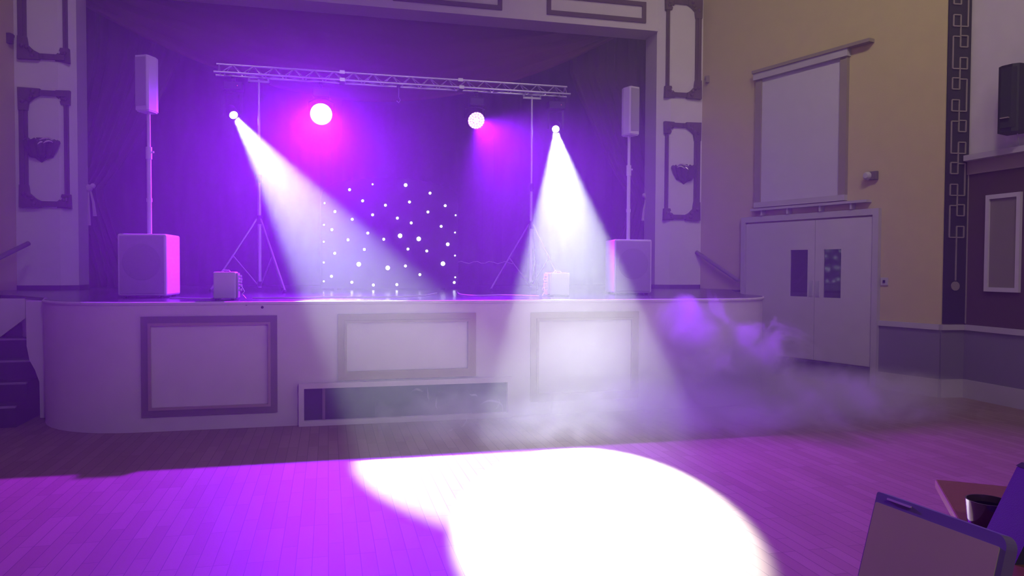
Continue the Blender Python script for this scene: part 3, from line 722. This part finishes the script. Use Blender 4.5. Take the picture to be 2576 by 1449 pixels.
# cables on the boards
def cable(pts, label, r=.007):
    P = [Vector(p) for p in pts]; Q = []
    for i in range(len(P)-1):
        for t in range(6):
            a = P[max(i-1, 0)]; b = P[i]; c = P[i+1]; d = P[min(i+2, len(P)-1)]; u = t/6
            Q.append(.5*((2*b)+(-a+c)*u+(2*a-5*b+4*c-d)*u*u+(-a+3*b-3*c+d)*u**3))
    Q.append(P[-1])
    return tag(MB().path(Q, r, 6).build('cable', M_spk, smooth=True), label, 'cable')
cable([(-.68, 7.3, STAGE+.008), (-.3, 7.25, STAGE+.008), (0, 7.4, STAGE+.008), (.4, 7.3, STAGE+.008), (.9, 7.6, STAGE+.008), (1.2, 8.4, STAGE+.008)], 'thin cable on the boards right of the left white box')
cable([(2.1, 7.35, STAGE+.008), (1.8, 7.7, STAGE+.008), (1.5, 7.6, STAGE+.008), (1.4, 8.0, STAGE+.008), (1.5, 8.8, STAGE+.008)], 'thin cable on the boards left of the right white box')
cable([(-1.4, 7.35, STAGE+.01), (-1.2, 7.2, STAGE+.01), (-1.02, 7.15, STAGE+.01), (-.98, 7.2, STAGE+.01)], 'short cable between the left subwoofer and white box')
# pale lengths of timber lying behind at the back of the stage
tb = onY(1150, 660, 11.6); tb2 = onY(1290, 668, 11.6)
rw = MB().path([(tb.x+(tb2.x-tb.x)*k/14, 11.6+.02*sin(k), tb.z+.018*sin(k*1.7)) for k in range(15)], .007, 6).build('hanging_cable', M_spk)
tag(rw, 'wavy cable strung low in front of the backdrop right of the star cloth', 'cable')

# ================================================================== foreground table corner
TZ = .70
t0 = onZ(2352, 1205, TZ)
tbx = thing('table', (t0.x, t0.y, 0), radians(-36), 'brown wooden table at the lower right corner', 'table')
MB().box(0, 1.25, -1.35, 0, TZ-.03, TZ, bev=.005).build('tabletop', mat('table_wood', (.20, .075, .035), .35, bump=.1), tbx)
for (x, y) in ((.3, -.3), (1.19, -.3), (.3, -1.29), (1.19, -1.29)): MB().box(x-.025, x+.025, y-.025, y+.025, 0, TZ-.03).build('leg', M_black, tbx)
# laptop: open, its glossy screen towards the camera
# its screen faces the dance floor and leans back; the top edge is level
TL = CAM+ray(2207, 1236)*1.62
TR = onZ(2538, 1352, TL.z); ex = TR-TL; lw_ = ex.length; ex.normalize()
nh = Vector((-ex.y, ex.x, 0));
if nh.dot(CAM-TL) < 0: nh = -nh
dwn = (Vector((0, 0, -1))*cos(radians(16))+nh*sin(radians(16))).normalized()
nz_ = ex.cross(-dwn).normalized()
LM = Matrix(((ex.x, -dwn.x, nz_.x, TL.x), (ex.y, -dwn.y, nz_.y, TL.y), (ex.z, -dwn.z, nz_.z, TL.z), (0, 0, 0, 1)))
lh = (TL.z-TZ-.02)/cos(radians(16))
lp = thing('laptop', (0, 0, 0), 0, 'open laptop with dark glossy screen at the bottom right corner', 'laptop')
lp.matrix_world = LM
def rrect(w, h, r, x=0, y=0, r2=None):
    P = []; r2 = r if r2 is None else r2
    for cx_, cy2, a, q in ((w-r, -r, 0, r), (r2, -r2, 90, r2), (r2, -h+r2, 180, r2), (w-r, -h+r, 270, r)):
        for k in range(7): t = radians(a+90*k/6); P.append((x+cx_+q*cos(t), y+cy2+q*sin(t)))
    return P
sgn = 1 if (CAM-TL).dot(nz_) > 0 else -1
lid = MB().prism(rrect(lw_, lh, .022, r2=.005), -sgn*.03, 0).build('lid', mat('laptop_shell', (.22, .17, .36), .3), lp)  # purple of the stage light is put into the shell colour
MB().prism(rrect(lw_-.014, lh-.03, .004, .003, -.022), 0, sgn*.0015).build('screen', mat('screen_reflection', (.62, .64, .30), .3, spec=.5, coat=.1), lp)  # pale olive colour carries the warm light reflected on the screen
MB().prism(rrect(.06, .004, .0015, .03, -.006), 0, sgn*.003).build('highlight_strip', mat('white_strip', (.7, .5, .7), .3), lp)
MB().box(0, lw_, -lh-.006, -lh+.004, -.006, sgn*.012).build('hinge', M_black, lp)
kb = MB().box(0, lw_, 0, .21, -.007, .007, bev=.003).build('keyboard_base', M_black, lp)
kb.matrix_parent_inverse = LM.inverted(); q_ = TL+dwn*(lh+.004)
kb.matrix_basis = Matrix(((ex.x, nh.x, 0, q_.x), (ex.y, nh.y, 0, q_.y), (0, 0, 1, TZ+.008), (0, 0, 0, 1)))
# mug
mc = onZ(2484, 1322, TZ)
mg = thing('mug', (mc.x, mc.y, TZ), radians(40), 'dark shiny mug standing on the table at the right edge', 'mug')
d_ = (mc-CAM).length; mh = (onY(2484, 1258, mc.y).z-TZ); mr = 50/F_PX*(mc-CAM).dot(fw)
MB().lathe([(.001, 0), (mr*.86, 0), (mr*.9, .004), (mr, mh), (mr*.93, mh), (mr*.84, .01), (.001, .008)], 36).build('body', mat('mug_glaze', (.05, .03, .035), .12, spec=.9, coat=.8), mg, smooth=True)
MB().lathe([(.001, mh*.75), (mr*.9, mh*.75)], 30).build('drink', mat('dark_drink', (.01, .006, .006), .1), mg)
MB().path([(mr*.95, 0, mh*.8), (mr*1.35, 0, mh*.78), (mr*1.5, 0, mh*.5), (mr*1.3, 0, mh*.25), (mr*.9, 0, mh*.2)], .006, 8).build('handle', MATS['mug_glaze'], mg, smooth=True)
# dark padded case at the frame edge
c0 = onZ(2630, 1420, TZ)
bg_ = thing('padded_case', (c0.x, c0.y, TZ), radians(-12), 'dark padded case standing behind the laptop at the right edge', 'case')
pts = []
cs_m = mat('padded_fabric', (.030, .030, .05), .8, bump=.15, scale=30)
hh = onY(2560, 1192, c0.y+.05).z-TZ
MB().prism([(-.075, 0), (.30, 0), (.30, hh*.96), (.035, hh), (.02, hh*.97)], .0, .13, axis='y').build('body', cs_m, bg_)
MB().prism([(.02, hh*.98), (.30, hh*.95), (.30, hh*.99), (.035, hh*1.02)], -.004, .134, axis='y').build('zip_band', M_black, bg_)

# ================================================================== smoke
def smoke_mat(name, build):
    m = bpy.data.materials.new(name); m.use_nodes = True; nt = m.node_tree; nt.nodes.clear()
    o = N(nt, 'ShaderNodeOutputMaterial'); v = N(nt, 'ShaderNodeVolumeScatter'); v.inputs['Color'].default_value = (1, 1, 1, 1); v.inputs['Anisotropy'].default_value = .1
    nt.links.new(v.outputs[0], o.inputs['Volume']); build(nt, v); return m
def math_(nt, op, a, b=None, c=None, clamp=False):
    n = nt.nodes.new('ShaderNodeMath'); n.operation = op; n.use_clamp = clamp
    for i, x in enumerate((a, b, c)):
        if x is None: continue
        if hasattr(x, 'links') or hasattr(x, 'is_linked'): nt.links.new(x, n.inputs[i])
        else: n.inputs[i].default_value = x
    return n.outputs[0]
def bank(nt, v):
    """dense billow by the stage corner plus a low layer creeping over the floor (world metres)"""
    g = N(nt, 'ShaderNodeTexCoord'); pos = g.outputs['Object']
    no = N(nt, 'ShaderNodeTexNoise', Scale=2.3, Detail=5.0, Roughness=.62, Distortion=.8); nt.links.new(pos, no.inputs['Vector'])
    sx = N(nt, 'ShaderNodeSeparateXYZ'); nt.links.new(pos, sx.inputs[0]); X, Y, Z = sx.outputs
    def gauss(cx_, cy_, cz_, rx, ry, rz_):
        a = math_(nt, 'POWER', math_(nt, 'ABSOLUTE', math_(nt, 'DIVIDE', math_(nt, 'SUBTRACT', X, cx_), rx)), 2.0)
        b = math_(nt, 'POWER', math_(nt, 'ABSOLUTE', math_(nt, 'DIVIDE', math_(nt, 'SUBTRACT', Y, cy_), ry)), 2.0)
        c = math_(nt, 'POWER', math_(nt, 'ABSOLUTE', math_(nt, 'DIVIDE', math_(nt, 'SUBTRACT', Z, cz_), rz_)), 2.0)
        return math_(nt, 'SUBTRACT', 1.0, math_(nt, 'ADD', math_(nt, 'ADD', a, b), c))
    nn = math_(nt, 'SUBTRACT', no.outputs['Fac'], .5)
    def blob(dens, k, *g_):
        e = gauss(*g_); return math_(nt, 'MULTIPLY', math_(nt, 'ADD', math_(nt, 'MULTIPLY', nn, k), e, clamp=True), dens)
    tot = blob(5.0, 5.0, 3.40, 6.50, .88, .36, .28, .28)
    for args in ((4.5, 6.0, 3.95, 6.50, .46, .62, .42, .40), (.22, 1.0, 2.7, 6.30, .20, 1.8, .9, .8), (1.5, 4.0, 4.4, 6.45, .12, 1.6, .85, .34), (1.5, 1.4, 3.6, 6.45, .06, 3.6, 1.1, .40)):
        tot = math_(nt, 'ADD', tot, blob(*args))
    nt.links.new(tot, v.inputs['Density'])
SM = True
if SM:
    sb = MB().prism([(.4, 5.4), (6.0, 5.2), (6.25, 7.2), (5.3, 7.9), (4.8, 7.8), (4.76, 7.5), (4.62, 7.15), (4.4, 6.95), (4.1, 6.83), (3.8, 6.775), (1.8, 6.775), (1.75, 6.72), (.4, 6.72)], .003, 1.30).build('smoke', smoke_mat('smoke_bank', bank))
    tag(sb, 'billow of stage smoke rolling over the floor from the right end of the stage', 'smoke', kind='stuff')

# the haze machine's haze hangs thicker over the stage and just in front of it than in the rest of the hall
def even(nt, v): v.inputs['Density'].default_value = 0.027; v.inputs['Anisotropy'].default_value = .25
hz = MB().prism([(-2.3, 5.3), (.2, 4.9), (1.5, 4.5), (4.4, 4.5), (4.65, 8.5), (4.65, 12.1), (-3.0, 12.1), (-2.9, 8.0)], .002, 4.85).build('stage_haze', smoke_mat('stage_haze_air', even))
tag(hz, 'thin even haze hanging over the stage in which the light beams show', 'haze', kind='stuff')
# thin curls of smoke hanging in front of the vent, too faint to count
wm = MB(); rw_ = random.Random(11)
for (x, y, Y, L, a0) in ((1105, 1100, 6.3, .16, .2), (1078, 1010, 6.5, .14, 1.3), (1100, 1030, 6.5, .12, 2.0), (1160, 1075, 6.3, .14, .5), (1215, 1080, 6.3, .12, 1.9), (1262, 1040, 6.4, .3, 1.0), (1235, 1105, 6.2, .10, 2.4), (1272, 1118, 6.1, .08, .3), (1065, 985, 6.6, .12, 2.6), (1200, 1000, 6.6, .1, 1.2), (1245, 1030, 6.5, .12, .4)):
    p = onY(x, y, Y); pts = []; a = a0
    for k in range(16):
        pts.append(p.copy()); a += rw_.uniform(-.35, .45); p = p+Vector((cos(a), rw_.uniform(-.3, .3), sin(a)))*L/15
    wm.path(pts, lambda u, w=rw_.uniform(.006, .012): w*(.15+sin(pi*min(1, u*1.05))**.8), 8)
def thin(nt, v): v.inputs['Density'].default_value = 22.0
tag(wm.build('smoke_wisps', smoke_mat('smoke_curl', thin), smooth=True), 'thin pale curls of smoke drifting in front of the low vent', 'smoke', kind='stuff')
